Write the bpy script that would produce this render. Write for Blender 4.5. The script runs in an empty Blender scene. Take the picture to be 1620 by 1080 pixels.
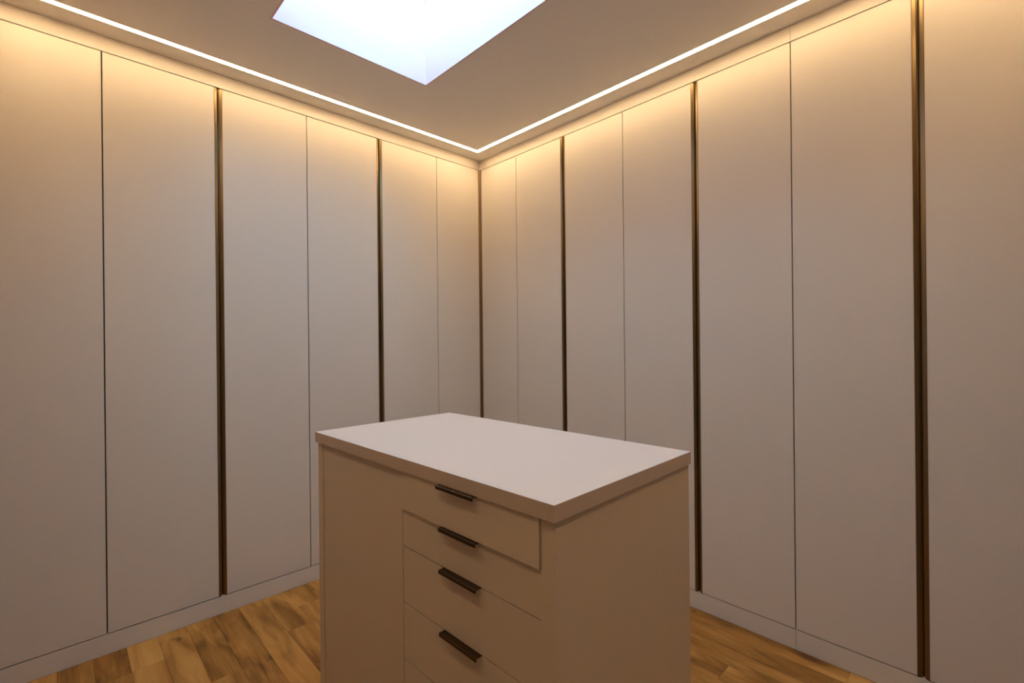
import bpy, bmesh, math, random
from mathutils import Matrix, Vector

random.seed(7)
scene = bpy.context.scene
COL = scene.collection

# ------------------------------------------------------------------ camera
YAW, PITCH, ROLL = math.radians(46.125), math.radians(-0.0286), math.radians(-0.572)
fw = Vector((math.cos(YAW) * math.cos(PITCH), math.sin(YAW) * math.cos(PITCH), math.sin(PITCH)))
rt = Vector((math.sin(YAW), -math.cos(YAW), 0.0))
up = rt.cross(fw)
r2 = math.cos(ROLL) * rt + math.sin(ROLL) * up
u2 = -math.sin(ROLL) * rt + math.cos(ROLL) * up
cam_data = bpy.data.cameras.new('camera')
cam_data.sensor_width = 36.0
cam_data.lens = 746.3 / 1620 * 36.0
cam_data.clip_start = 0.02
cam = bpy.data.objects.new('camera', cam_data)
COL.objects.link(cam)
m = Matrix.Identity(4)
for i in range(3):
    m[i][0], m[i][1], m[i][2] = r2[i], u2[i], -fw[i]
m[0][3], m[1][3], m[2][3] = -2.1215, -2.5135, 1.247
cam.matrix_world = m
scene.camera = cam

# ------------------------------------------------------------------ daylight (even, slightly blue overcast sky) and exposure
world = bpy.data.worlds.new('overcast_sky')
scene.world = world
world.use_nodes = True
bg = world.node_tree.nodes['Background']
bg.inputs['Color'].default_value = (0.36, 0.69, 1.0, 1)
bg.inputs['Strength'].default_value = 10.0
LED_COLOR = (1.0, 0.695, 0.365)
LED_POWER = 33.0
vs = scene.view_settings
vs.view_transform = 'Standard'
vs.look = 'None'
vs.exposure = 0.0
vs.gamma = 1.0
vs.use_curve_mapping = False
scene.cycles.use_denoising = True
scene.cycles.max_bounces = 12
scene.cycles.diffuse_bounces = 8

# ------------------------------------------------------------------ dimensions (metres); the two wardrobe fronts meet at x = 0, y = 0
ZC = 2.5                      # ceiling
ZB, ZT = 0.0812, 2.4345       # centre lines of the gaps under and over the doors
GAP = 0.0044
RX, RY = -2.40, -2.80         # the two walls behind the camera
DEPTH = 0.60
SKY = (-1.5175, -0.8195, -2.20, -0.5705)     # skylight opening x0, x1, y0, y1

# ------------------------------------------------------------------ helpers
def link(o):
    COL.objects.link(o)
    return o

def mesh_obj(name, bm, mat, parent=None, smooth=False):
    bmesh.ops.recalc_face_normals(bm, faces=bm.faces[:])
    me = bpy.data.meshes.new(name)
    bm.to_mesh(me)
    bm.free()
    me.materials.append(mat)
    if smooth:
        for p in me.polygons:
            p.use_smooth = True
    o = link(bpy.data.objects.new(name, me))
    if parent is not None:
        o.parent = parent
    return o

def bbox(bm, x0, x1, y0, y1, z0, z1, bev=0.0):
    """add a box; every edge rounded off when bev > 0"""
    r = bmesh.ops.create_cube(bm, size=1.0)
    vs_ = r['verts']
    for v in vs_:
        v.co = Vector(((x0 + x1) / 2 + v.co.x * (x1 - x0), (y0 + y1) / 2 + v.co.y * (y1 - y0), (z0 + z1) / 2 + v.co.z * (z1 - z0)))
    if bev > 0:
        es = list({e for v in vs_ for e in v.link_edges})
        bmesh.ops.bevel(bm, geom=es, offset=bev, segments=2, affect='EDGES', profile=0.6)
    return bm

def box(name, x0, x1, y0, y1, z0, z1, mat, parent=None, bev=0.0):
    return mesh_obj(name, bbox(bmesh.new(), x0, x1, y0, y1, z0, z1, bev), mat, parent)

def prism(bm, pts, f0, f1):
    """extrude the closed polygon pts; f0 / f1 map a 2D point to its two 3D ends"""
    a = [bm.verts.new(f0(p)) for p in pts]
    b = [bm.verts.new(f1(p)) for p in pts]
    n = len(pts)
    for i in range(n):
        bm.faces.new((a[i], a[(i + 1) % n], b[(i + 1) % n], b[i]))
    bm.faces.new(a[::-1])
    bm.faces.new(b)
    return bm

def empty(name, loc=(0, 0, 0), rz=0.0):
    o = link(bpy.data.objects.new(name, None))
    o.empty_display_size = 0.1
    o.location = loc
    o.rotation_euler = (0, 0, rz)
    return o

def tag(o, label, cat=None, group=None, kind=None):
    o['label'] = label
    if cat:
        o['category'] = cat
    if group:
        o['group'] = group
    if kind:
        o['kind'] = kind
    return o

# ------------------------------------------------------------------ materials
def new_mat(name):
    mt = bpy.data.materials.new(name)
    mt.use_nodes = True
    nt = mt.node_tree
    return mt, nt, nt.nodes['Principled BSDF']

def N(nt, typ, **kw):
    n = nt.nodes.new(typ)
    for k, v in kw.items():
        setattr(n, k, v)
    return n

def laminate(name, col, rough=0.5, weave=True):
    """matte melamine board with a very fine woven grain"""
    mt, nt, b = new_mat(name)
    tc = N(nt, 'ShaderNodeTexCoord')
    mp = N(nt, 'ShaderNodeMapping')
    mp.inputs['Scale'].default_value = (420, 420, 60)
    nz = N(nt, 'ShaderNodeTexNoise')
    nz.inputs['Scale'].default_value = 1.0
    nz.inputs['Detail'].default_value = 2.0
    rp = N(nt, 'ShaderNodeMix', data_type='RGBA')
    rp.inputs['A'].default_value = (col[0] * 0.96, col[1] * 0.96, col[2] * 0.96, 1)
    rp.inputs['B'].default_value = (min(1, col[0] * 1.04), min(1, col[1] * 1.04), min(1, col[2] * 1.04), 1)
    nt.links.new(tc.outputs['Object'], mp.inputs['Vector'])
    nt.links.new(mp.outputs['Vector'], nz.inputs['Vector'])
    nt.links.new(nz.outputs['Fac'], rp.inputs['Factor'])
    nt.links.new(rp.outputs['Result'], b.inputs['Base Color'])
    b.inputs['Roughness'].default_value = rough
    b.inputs['Specular IOR Level'].default_value = 0.35
    bp = N(nt, 'ShaderNodeBump')
    bp.inputs['Strength'].default_value = 0.05
    bp.inputs['Distance'].default_value = 0.0004
    nt.links.new(nz.outputs['Fac'], bp.inputs['Height'])
    nt.links.new(bp.outputs['Normal'], b.inputs['Normal'])
    return mt

def plaster(name, col):
    mt, nt, b = new_mat(name)
    b.inputs['Base Color'].default_value = (*col, 1)
    b.inputs['Roughness'].default_value = 0.85
    b.inputs['Specular IOR Level'].default_value = 0.2
    tc = N(nt, 'ShaderNodeTexCoord')
    nz = N(nt, 'ShaderNodeTexNoise')
    nz.inputs['Scale'].default_value = 90
    bp = N(nt, 'ShaderNodeBump')
    bp.inputs['Strength'].default_value = 0.04
    bp.inputs['Distance'].default_value = 0.001
    nt.links.new(tc.outputs['Object'], nz.inputs['Vector'])
    nt.links.new(nz.outputs['Fac'], bp.inputs['Height'])
    nt.links.new(bp.outputs['Normal'], b.inputs['Normal'])
    return mt

def metal(name, col, rough):
    mt, nt, b = new_mat(name)
    tc = N(nt, 'ShaderNodeTexCoord')
    mp = N(nt, 'ShaderNodeMapping')
    mp.inputs['Scale'].default_value = (3, 3, 14)
    nz = N(nt, 'ShaderNodeTexNoise')
    nz.inputs['Scale'].default_value = 1.0
    mr = N(nt, 'ShaderNodeMapRange')
    mr.inputs['To Min'].default_value = rough - 0.03
    mr.inputs['To Max'].default_value = rough + 0.03
    nt.links.new(tc.outputs['Object'], mp.inputs['Vector'])
    nt.links.new(mp.outputs['Vector'], nz.inputs['Vector'])
    nt.links.new(nz.outputs['Fac'], mr.inputs['Value'])
    nt.links.new(mr.outputs['Result'], b.inputs['Roughness'])
    b.inputs['Base Color'].default_value = (*col, 1)
    b.inputs['Metallic'].default_value = 0.9
    return mt

def wood_floor():
    mt, nt, b = new_mat('warm_acacia_floor')
    L = nt.links.new
    tc = N(nt, 'ShaderNodeTexCoord')
    oi = N(nt, 'ShaderNodeObjectInfo')
    off = N(nt, 'ShaderNodeVectorMath', operation='MULTIPLY')
    cmb = N(nt, 'ShaderNodeCombineXYZ')
    for k in ('X', 'Y', 'Z'):
        L(oi.outputs['Random'], cmb.inputs[k])
    off.inputs[1].default_value = (37.0, 91.0, 53.0)
    L(cmb.outputs['Vector'], off.inputs[0])
    add = N(nt, 'ShaderNodeVectorMath', operation='ADD')
    L(tc.outputs['Object'], add.inputs[0])
    L(off.outputs['Vector'], add.inputs[1])
    # broad clouds stretched along the plank
    m1 = N(nt, 'ShaderNodeMapping'); m1.inputs['Scale'].default_value = (13, 2.6, 1)
    n1 = N(nt, 'ShaderNodeTexNoise'); n1.inputs['Scale'].default_value = 1.0; n1.inputs['Detail'].default_value = 4; n1.inputs['Distortion'].default_value = 0.9
    L(add.outputs['Vector'], m1.inputs['Vector']); L(m1.outputs['Vector'], n1.inputs['Vector'])
    # fine fibres
    m2 = N(nt, 'ShaderNodeMapping'); m2.inputs['Scale'].default_value = (130, 5, 1)
    n2 = N(nt, 'ShaderNodeTexNoise'); n2.inputs['Scale'].default_value = 1.0; n2.inputs['Detail'].default_value = 5
    L(add.outputs['Vector'], m2.inputs['Vector']); L(m2.outputs['Vector'], n2.inputs['Vector'])
    # tone = clouds * .55 + plank random * .45 (+ fibres)
    a1 = N(nt, 'ShaderNodeMath', operation='MULTIPLY_ADD'); a1.inputs[1].default_value = 0.26
    L(oi.outputs['Random'], a1.inputs[0]); L(n1.outputs['Fac'], a1.inputs[2])
    a2 = N(nt, 'ShaderNodeMath', operation='MULTIPLY_ADD'); a2.inputs[1].default_value = 0.22
    L(n2.outputs['Fac'], a2.inputs[0]); L(a1.outputs['Value'], a2.inputs[2])
    cr = N(nt, 'ShaderNodeValToRGB')
    e = cr.color_ramp.elements
    e[0].position = 0.46; e[0].color = (0.12, 0.047, 0.010, 1)
    e[1].position = 1.02; e[1].color = (0.59, 0.32, 0.09, 1)
    k = cr.color_ramp.elements.new(0.62); k.color = (0.29, 0.13, 0.026, 1)
    k = cr.color_ramp.elements.new(0.80); k.color = (0.46, 0.225, 0.054, 1)
    L(a2.outputs['Value'], cr.inputs['Fac'])
    # dark knots
    m3 = N(nt, 'ShaderNodeMapping'); m3.inputs['Scale'].default_value = (7, 4, 1)
    vo = N(nt, 'ShaderNodeTexVoronoi'); vo.inputs['Scale'].default_value = 1.0
    L(add.outputs['Vector'], m3.inputs['Vector']); L(m3.outputs['Vector'], vo.inputs['Vector'])
    mr = N(nt, 'ShaderNodeMapRange'); mr.inputs['From Min'].default_value = 0.02; mr.inputs['From Max'].default_value = 0.09
    mr.inputs['To Min'].default_value = 0.45; mr.inputs['To Max'].default_value = 1.0
    L(vo.outputs['Distance'], mr.inputs['Value'])
    mx = N(nt, 'ShaderNodeMix', data_type='RGBA', blend_type='MULTIPLY'); mx.inputs['Factor'].default_value = 1.0
    L(cr.outputs['Color'], mx.inputs['A']); L(mr.outputs['Result'], mx.inputs['B'])
    L(mx.outputs['Result'], b.inputs['Base Color'])
    b.inputs['Roughness'].default_value = 0.5
    b.inputs['Specular IOR Level'].default_value = 0.3
    bp = N(nt, 'ShaderNodeBump'); bp.inputs['Strength'].default_value = 0.12; bp.inputs['Distance'].default_value = 0.0006
    L(n2.outputs['Fac'], bp.inputs['Height']); L(bp.outputs['Normal'], b.inputs['Normal'])
    return mt

LAM = (0.66, 0.61, 0.56)
M_DOOR = laminate('greige_laminate', LAM, 0.48)
M_ISLAND = laminate('greige_island_laminate', (0.70, 0.63, 0.56), 0.5)
M_TOP = laminate('pale_top_laminate', (0.61, 0.525, 0.485), 0.45)
M_CARCASS = laminate('gap_shade_carcass_board', (0.07, 0.05, 0.038), 0.6)  # board colour darkened to hold the shade seen in the door gaps
M_BRONZE = metal('dark_bronze', (0.215, 0.15, 0.075), 0.30)
M_PULL = metal('blackened_bronze', (0.085, 0.06, 0.038), 0.34)
M_ALU = metal('white_aluminium', (0.75, 0.75, 0.75), 0.4)
M_CEIL = plaster('ceiling_paint', (0.92, 0.91, 0.90))
M_NEAR = plaster('warm_brown_paint', (0.33, 0.23, 0.15))
M_WALL = plaster('wall_paint', (0.72, 0.68, 0.64))
M_SHAFT = plaster('shaft_paint', (0.86, 0.64, 0.645))  # white shaft; pink tint put into its colour to offset the blue skylight
M_WOOD = wood_floor()
M_SCREED, _nt, _b = new_mat('screed')
_b.inputs['Base Color'].default_value = (0.09, 0.055, 0.03, 1)
M_FRAME = plaster('skylight_frame_white', (0.8, 0.8, 0.8))

M_LED, nt, b = new_mat('led_diffuser')
b.inputs['Base Color'].default_value = (0.8, 0.8, 0.78, 1)
b.inputs['Emission Color'].default_value = (*LED_COLOR, 1)
b.inputs['Emission Strength'].default_value = LED_POWER

M_GLASS = bpy.data.materials.new('skylight_glass')
M_GLASS.use_nodes = True
nt = M_GLASS.node_tree
nt.nodes.remove(nt.nodes['Principled BSDF'])
tr = N(nt, 'ShaderNodeBsdfTransparent'); tr.inputs['Color'].default_value = (0.95, 0.98, 0.98, 1)
gl = N(nt, 'ShaderNodeBsdfGlossy'); gl.inputs['Roughness'].default_value = 0.02
mx = N(nt, 'ShaderNodeMixShader'); mx.inputs['Fac'].default_value = 0.06
nt.links.new(tr.outputs[0], mx.inputs[1]); nt.links.new(gl.outputs[0], mx.inputs[2])
nt.links.new(mx.outputs[0], nt.nodes['Material Output'].inputs['Surface'])

# ------------------------------------------------------------------ room shell
XO, YO = DEPTH + 0.02, DEPTH + 0.02          # faces of the masonry behind the wardrobes
tag(box('wall_left', RX - 0.1, XO + 0.1, YO, YO + 0.1, 0, ZC + 0.02, M_WALL), 'plain wall behind the left run of wardrobes', kind='structure')
tag(box('wall_right', XO, XO + 0.1, RY - 0.1, YO, 0, ZC + 0.02, M_WALL), 'plain wall behind the right run of wardrobes', kind='structure')
tag(box('wall_near', RX - 0.1, RX, RY - 0.1, YO, 0, ZC + 0.02, M_NEAR), 'plain brown wall facing the island drawers', kind='structure')
tag(box('wall_back', RX, XO, RY - 0.1, RY, 0, ZC + 0.02, M_NEAR), 'plain brown wall opposite the left run of wardrobes', kind='structure')

# floor: screed with single planks running along y
floor = tag(box('floor', RX - 0.1, XO + 0.1, RY - 0.1, YO + 0.1, -0.06, -0.0085, M_SCREED),
            'warm brown wooden plank floor', kind='structure')
PW = 0.10275
cols = []
k0 = math.floor((RX + 1.7235) / PW)
xk = -1.7235 + k0 * PW
while xk < 0.0:
    cols.append(xk)
    xk += PW
fixed = {}                      # columns whose end joints show in the photograph
for i, x in enumerate(cols):
    if abs(x + 1.929) < 0.02: fixed[i] = -0.20
    if abs(x + 1.826) < 0.02: fixed[i] = -0.06
    if abs(x + 1.415) < 0.02: fixed[i] = -0.36
    if abs(x + 0.2850 + PW) < 0.02: fixed[i] = -1.78
for i, x in enumerate(cols):
    x0 = max(x + 0.0003, RX); x1 = min(x + PW - 0.0003, -0.0005)
    if x1 - x0 < 0.004:
        continue
    joint = fixed.get(i, -random.uniform(0.0, 1.15))
    ys = [0.0]
    y = joint
    while y > RY:
        if y < -0.03:
            ys.append(y)
        y -= random.uniform(0.85, 1.2)
    ys.append(RY)
    for ya, yb in zip(ys[:-1], ys[1:]):
        dz = random.uniform(-0.0003, 0.0)
        bm = bmesh.new()
        cx, cy = (x0 + x1) / 2, (ya + yb) / 2
        bbox(bm, x0 - cx, x1 - cx, yb + 0.0003 - cy, ya - 0.0003 - cy, -0.0084, 0.0)
        te = [e for e in bm.edges if all(v.co.z > -0.001 for v in e.verts)]
        bmesh.ops.bevel(bm, geom=te, offset=0.0004, segments=1, affect='EDGES')
        p = mesh_obj('plank', bm, M_WOOD, floor)
        p.location = (cx, cy, dz)

# ceiling: one board with the slot of the light line and the skylight cut out
LO, LI = 0.106, 0.132          # light line: outer and inner edge, measured from the fronts / walls
lx0, lx1, ly0, ly1 = RX + LO, -LO, RY + LO, -LO
ix0, ix1, iy0, iy1 = RX + LI, -LI, RY + LI, -LI
def frame_boxes(bm, o, i, z0, z1):
    """rectangular ring between outer (x0,x1,y0,y1) and inner rectangle, as one closed mesh"""
    def ring(z):
        a = [bm.verts.new((x, y, z)) for x, y in ((o[0], o[2]), (o[1], o[2]), (o[1], o[3]), (o[0], o[3]))]
        c = [bm.verts.new((x, y, z)) for x, y in ((i[0], i[2]), (i[1], i[2]), (i[1], i[3]), (i[0], i[3]))]
        return a, c
    a0, c0 = ring(z0); a1, c1 = ring(z1)
    for k in range(4):
        j = (k + 1) % 4
        bm.faces.new((a0[k], a0[j], c0[j], c0[k]))
        bm.faces.new((a1[k], a1[j], c1[j], c1[k]))
        bm.faces.new((a0[k], a0[j], a1[j], a1[k]))
        bm.faces.new((c0[k], c0[j], c1[j], c1[k]))
T = 0.008                      # plasterboard lining of the skylight shaft
bm = bmesh.new()
frame_boxes(bm, (RX - 0.1, XO + 0.1, RY - 0.1, YO + 0.1), (lx0, lx1, ly0, ly1), ZC, ZC + 0.03)
frame_boxes(bm, (ix0, ix1, iy0, iy1), (SKY[0] - T, SKY[1] + T, SKY[2] - T, SKY[3] + T), ZC, ZC + 0.03)
tag(mesh_obj('ceiling', bm, M_CEIL), 'plain pale painted ceiling with a light slot and skylight opening', kind='structure')

# skylight: plastered shaft, frame and pane
win = tag(empty('window_1', ((SKY[0] + SKY[1]) / 2, (SKY[2] + SKY[3]) / 2, ZC)), 'rectangular skylight with white shaft in the ceiling', kind='structure')
wx, wy = win.location.x, win.location.y
hx, hy = (SKY[1] - SKY[0]) / 2, (SKY[3] - SKY[2]) / 2
SH = 0.45
for nm, a in (('x', 1), ('x', -1)):
    box('shaft_panel', *sorted((a * hx, a * (hx + T - 0.0003))), -hy, hy, 0.0004, SH, M_SHAFT, win)
    box('shaft_panel', -hx - T + 0.0003, hx + T - 0.0003, *sorted((a * hy, a * (hy + T - 0.0003))), 0.0004, SH, M_SHAFT, win)
bm = bmesh.new()
frame_boxes(bm, (-hx - T, hx + T, -hy - T, hy + T), (-hx + 0.03, hx - 0.03, -hy + 0.03, hy - 0.03), SH, SH + 0.05)
mesh_obj('window_frame', bm, M_FRAME, win)
box('pane', -hx + 0.03, hx - 0.03, -hy + 0.03, hy - 0.03, SH + 0.02, SH + 0.026, M_GLASS, win)
# sampling portal for the daylight that enters the shaft (emits nothing itself)
pl = bpy.data.lights.new('sky_portal', 'AREA')
pl.shape = 'RECTANGLE'; pl.size = 2 * hx; pl.size_y = 2 * hy
pl.cycles.is_portal = True
po = link(bpy.data.objects.new('sky_portal', pl))
po.location = (wx, wy, ZC + SH + 0.06)

# light line: aluminium channel let into the ceiling, opal diffuser flush with it
led = tag(empty('led_light_line', (RX / 2, RY / 2, ZC)), 'thin warm white light line recessed in the ceiling above the wardrobes', 'light')
lcx, lcy = RX / 2, RY / 2
bm = bmesh.new()
frame_boxes(bm, (lx0 - lcx + 0.0006, lx1 - lcx - 0.0006, ly0 - lcy + 0.0006, ly1 - lcy - 0.0006),
            (ix0 - lcx - 0.0006, ix1 - lcx + 0.0006, iy0 - lcy - 0.0006, iy1 - lcy + 0.0006), 0.010, 0.028)
mesh_obj('channel', bm, M_ALU, led)
w = (LI - LO) / 2 - 0.003
mid = (LO + LI) / 2
prof = [(-w, 0.0098), (-w, 0.0), (-w * 0.7, -0.0004), (w * 0.7, -0.0004), (w, 0.0), (w, 0.0098)]
X0, X1, Y0, Y1 = RX + mid - lcx, -mid - lcx, RY + mid - lcy, -mid - lcy
# mitred runs: offset s is positive towards the room's middle
runs = [((X0, Y1), (X1, Y1), (0, -1)), ((X1, Y1), (X1, Y0), (-1, 0)), ((X1, Y0), (X0, Y0), (0, 1)), ((X0, Y0), (X0, Y1), (1, 0))]
for (a, c, n) in runs:
    d = Vector((c[0] - a[0], c[1] - a[1])).normalized()
    bm = bmesh.new()
    prism(bm, prof,
          lambda p: (a[0] + n[0] * p[0] + d.x * (p[0]), a[1] + n[1] * p[0] + d.y * (p[0]), p[1]),
          lambda p: (c[0] + n[0] * p[0] - d.x * (p[0]), c[1] + n[1] * p[0] - d.y * (p[0]), p[1]))
    mesh_obj('diffuser', bm, M_LED, led)

# ------------------------------------------------------------------ wardrobes
# positions along each front, measured from the corner
HW = 0.0165                       # half width of a handle zone (two profiles and the slit)
PROF = [(0.0, 0.0), (0.0003, 0.0010), (0.0014, 0.0010), (0.0020, 0.0004), (0.0108, -0.0036), (0.0116, -0.0044),
        (0.0119, -0.0110), (0.0144, -0.0110), (0.0144, -0.0188), (0.0, -0.0188)]

def front_frame(side):
    """(t along the front from the corner, d out of the front, z) -> world"""
    if side == 'left':
        return lambda t, d, z: Vector((-t, -d, z))
    return lambda t, d, z: Vector((-d, -t, z))

def add_local(bm, F, origin, t0, t1, d0, d1, z0, z1, bev):
    a = F(t0, d0, z0) - origin; c = F(t1, d1, z1) - origin
    x0, x1 = sorted((a.x, c.x)); y0, y1 = sorted((a.y, c.y)); q0, q1 = sorted((a.z, c.z))
    return bbox(bm, x0, x1, y0, y1, q0, q1, bev)

def wardrobe(side, t0, t1, handle, label, door_edges=None):
    """t0..t1 unit extent; handle: t of the handle between its two doors, or None for the one-door corner units"""
    F = front_frame(side)
    org = F((t0 + t1) / 2, -DEPTH / 2, 0.0)
    u = empty('wardrobe', org)
    tag(u, label, 'wardrobe', 'built-in wardrobes')
    g = GAP / 2
    zb, zt = ZB + g, ZT - g
    # carcass: sides, back, top, bottom and a middle partition behind the doors
    bm = bmesh.new()
    c0, c1 = t0 + 0.0005, t1 - 0.0005
    for (a, c, d0, d1, z0, z1) in ((c0, c0 + 0.018, -DEPTH, -0.0215, 0.0, ZC - 0.001), (c1 - 0.018, c1, -DEPTH, -0.0215, 0.0, ZC - 0.001),
                                   (c0 + 0.018, c1 - 0.018, -DEPTH, -DEPTH + 0.01, 0.0, ZC - 0.001),
                                   (c0 + 0.018, c1 - 0.018, -DEPTH + 0.01, -0.0215, 0.0, ZB + 0.01),
                                   (c0 + 0.018, c1 - 0.018, -DEPTH + 0.01, -0.0215, ZT - 0.01, ZC - 0.001)):
        add_local(bm, F, org, a, c, d0, d1, z0, z1, 0)
    if handle:
        add_local(bm, F, org, handle - 0.02, handle + 0.02, -DEPTH + 0.01, -0.0215, ZB + 0.01, ZT - 0.01, 0)
    mesh_obj('carcass', bm, M_CARCASS, u)
    doors = []
    if handle:
        doors.append((t0 + g, handle - HW, +1))
        doors.append((handle + HW, t1 - g, -1))
    else:
        doors.append(door_edges + (0,))
    for (a, c, hs) in doors:
        bm = add_local(bmesh.new(), F, org, a, c, -0.019, 0.0, zb, zt, 0.0007)
        dr = mesh_obj('door', bm, M_DOOR, u)
        if hs:
            e = c if hs > 0 else a
            bm = bmesh.new()
            prism(bm, PROF, lambda p: F(e + hs * p[0], p[1], zb - 0.0036) - org, lambda p: F(e + hs * p[0], p[1], zt + 0.0008) - org)
            h = mesh_obj('handle_profile', bm, M_BRONZE, dr)
            h['label'] = 'full-height dark bronze edge pull'
    return u

CB = 0.0145                     # corner post
LEFT = dict(c=0.3629, h1=0.7646, j1=1.1784, h2=1.5796, j2=1.9878)
RIGHT = dict(c=0.3586, h1=0.7458, j1=1.1505, h2=1.5342, j2=1.9314, h3=2.319, j3=2.79)
wardrobe('left', 0.0, LEFT['c'], None, 'narrow one-door wardrobe at the left side of the room corner', (CB + 0.001, LEFT['c'] - GAP / 2))
wardrobe('left', LEFT['c'], LEFT['j1'], LEFT['h1'], 'two-door wardrobe on the left run, next to the narrow corner door')
wardrobe('left', LEFT['j1'], LEFT['j2'], LEFT['h2'], 'two-door wardrobe in the middle of the left run, left of the island')
wardrobe('left', LEFT['j2'], -RX - 0.001, None, 'one-door wardrobe ending the left run, cut by the left picture edge', (LEFT['j2'] + GAP / 2, -RX - 0.004))
wardrobe('right', 0.0, RIGHT['c'], None, 'narrow one-door wardrobe at the right side of the room corner', (CB + 0.001, RIGHT['c'] - GAP / 2))
wardrobe('right', RIGHT['c'], RIGHT['j1'], RIGHT['h1'], 'two-door wardrobe on the right run behind the island, next to the narrow corner door')
wardrobe('right', RIGHT['j1'], RIGHT['j2'], RIGHT['h2'], 'two-door wardrobe in the middle of the right run, right of the island')
wardrobe('right', RIGHT['j2'], RIGHT['j3'], RIGHT['h3'], 'two-door wardrobe ending the right run, cut by the right picture edge')

# bronze post in the corner between the two runs
bm = bmesh.new()
prism(bm, [(-CB, 0.002), (-CB, -0.0005), (-0.0055, -0.0030), (-0.0030, -0.0055), (-0.0005, -CB), (0.002, -CB), (0.002, 0.002)],
      lambda p: (p[0], p[1], ZB), lambda p: (p[0], p[1], ZT))
tag(mesh_obj('trim_3', bm, M_BRONZE), 'slim dark bronze post in the room corner between the wardrobe runs', kind='structure')

# filler strips over the doors and plinths under them
FT0, FT1 = ZT + GAP / 2, ZC
JR = RIGHT['j2']
SEAM = 0.0006
t1_ = tag(empty('trim_1', (-1.2, 0, FT0)), 'pale filler strip above the left wardrobe doors', kind='structure')
box('filler_board', RX + 1.2, 1.2 + 0.0195, 0, 0.0195, 0, FT1 - FT0 - 0.0005, M_DOOR, t1_, 0.0004)
t2_ = tag(empty('trim_2', (0, -1.4, FT0)), 'pale filler strip above the right wardrobe doors', kind='structure')
box('filler_board', 0, 0.0195, 1.4 - JR + SEAM, 1.4 - 0.0006, 0, FT1 - FT0 - 0.0005, M_DOOR, t2_, 0.0004)
box('filler_board', 0, 0.0195, RY + 1.4, 1.4 - JR - SEAM, 0, FT1 - FT0 - 0.0005, M_DOOR, t2_, 0.0004)
b1_ = tag(empty('baseboard_left', (-1.2, 0, 0)), 'pale plinth under the left wardrobe doors', kind='structure')
box('plinth_board', RX + 1.2, 1.2 + 0.0195, 0.0002, 0.0195, 0.0, ZB - GAP / 2, M_DOOR, b1_, 0.0004)
b2_ = tag(empty('baseboard_right', (0, -1.4, 0)), 'pale plinth under the right wardrobe doors', kind='structure')
box('plinth_board', 0.0002, 0.0195, 1.4 - JR + SEAM, 1.4 - 0.0006, 0.0, ZB - GAP / 2, M_DOOR, b2_, 0.0004)
box('plinth_board', 0.0002, 0.0195, RY + 1.4, 1.4 - JR - SEAM, 0.0, ZB - GAP / 2, M_DOOR, b2_, 0.0004)

# ------------------------------------------------------------------ island
# local frame: a (local y) along the drawer front from the near corner, b (local x) into the island
IS_ROT = math.radians(1.3)
isl = empty('drawer_island', (-1.479, -1.951, 0.0), IS_ROT)
tag(isl, 'pale drawer island with overhanging white top standing in the middle of the room', 'island')
LEN, WID, TOPZ, TT = 1.041, 0.565, 0.95, 0.033
OV = 0.010                       # front overhang
SO, SL = 0.007, 0.001            # side overhang at the near and the far end
PT = 0.035                       # visible thickness of the side panels
zu = TOPZ - TT
box('top_panel', 0, WID, 0, LEN, zu, TOPZ, M_TOP, isl, 0.0008)
def ib(name, a0, a1, b0, b1, z0, z1, mat, parent=isl, bev=0.0006):
    return box(name, b0, b1, a0, a1, z0, z1, mat, parent, bev)
ib('side_panel', SO, SO + PT, OV, WID + 0.001, 0.0, zu - 0.0002, M_ISLAND)
ib('side_panel', LEN - SL - PT, LEN - SL, OV, WID + 0.001, 0.0, zu - 0.0002, M_ISLAND)
ai0, ai1 = SO + PT, LEN - SL - PT
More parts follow.
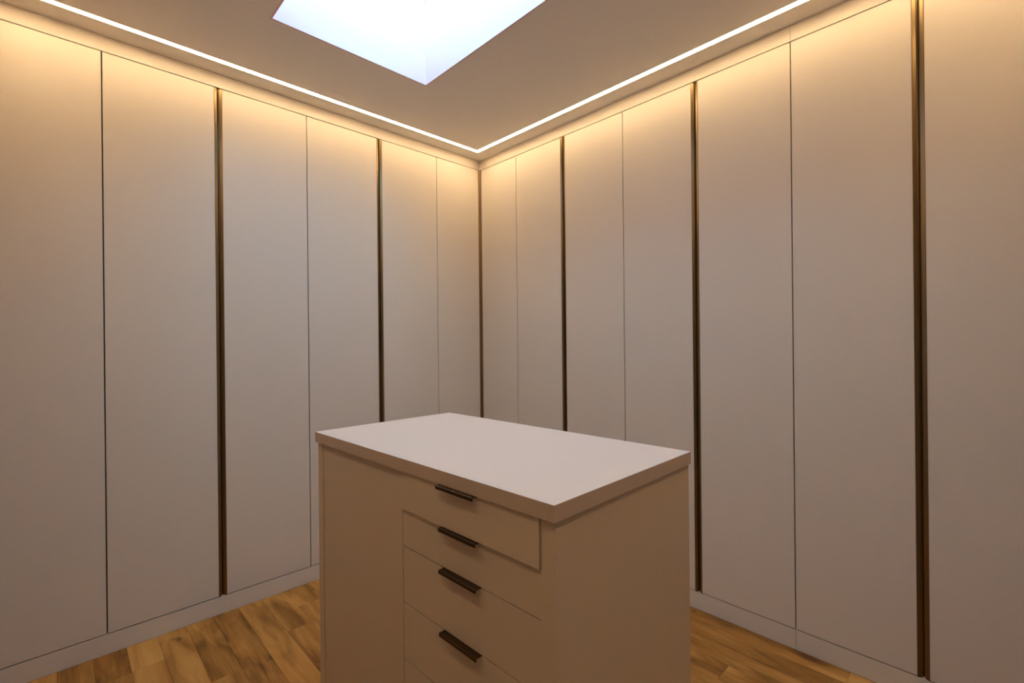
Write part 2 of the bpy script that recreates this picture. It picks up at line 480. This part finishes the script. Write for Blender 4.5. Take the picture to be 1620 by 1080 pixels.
ib('back_panel', ai0 + 0.0005, ai1 - 0.0005, WID - 0.022, WID - 0.004, 0.0, zu - 0.0004, M_ISLAND)
ib('plinth', ai0 + 0.0005, ai1 - 0.0005, OV + 0.045, OV + 0.06, 0.0, 0.078, M_ISLAND)
ib('bottom_board', ai0 + 0.0005, ai1 - 0.0005, OV + 0.023, WID - 0.0225, 0.0785, 0.096, M_CARCASS)
DIV = 0.5235
ib('partition', DIV - 0.012, DIV + 0.012, OV + 0.023, WID - 0.0225, 0.097, zu - 0.0004, M_CARCASS)
FD = OV + 0.0025                  # front plane of door and drawers
FT = 0.019
g = 0.0028
door = ib('door', DIV + g / 2, ai1 - 0.001, FD, FD + FT, 0.085, zu - 0.004, M_ISLAND)
zs = [zu - 0.0025, 0.8155, 0.7180, 0.5720, 0.4258, 0.2550, 0.085]
for i in range(6):
    z1, z0 = zs[i] - (g / 2 if i else 0), zs[i + 1] + g / 2
    opened = 0.0065 if i == 0 else 0.0
    fr = ib('drawer', ai0 + 0.0015, DIV - g / 2, FD - opened, FD - opened + FT, z0, z1, M_ISLAND)
    ib('drawer_box_gap_shade', ai0 + 0.014, DIV - 0.014, FD - opened + FT + 0.0003, WID - 0.06, z0 + 0.002, z1 - 0.012, M_CARCASS, fr)  # solid dark block added behind the front so the gaps look shaded
    # handle: thin L-shaped pull hooked over the upper edge of the drawer front
    ac = (ai0 + 0.0015 + DIV) / 2
    bm = bmesh.new()
    f0 = FD - opened
    pts = [(f0 + 0.006, z1 + 0.0004), (f0 + 0.006, z1 + 0.0020), (f0 - 0.0148, z1 + 0.0020), (f0 - 0.0160, z1 + 0.0008),
           (f0 - 0.0160, z1 - 0.0062), (f0 - 0.0142, z1 - 0.0062), (f0 - 0.0142, z1 + 0.0002), (f0 - 0.0006, z1 + 0.0002),
           (f0 - 0.0006, z1 + 0.0004)]
    prism(bm, pts, lambda p: (p[0], ac - 0.0655, p[1]), lambda p: (p[0], ac + 0.0655, p[1]))
    h = mesh_obj('handle', bm, M_PULL, fr)
    h['label'] = 'thin dark bronze edge pull'
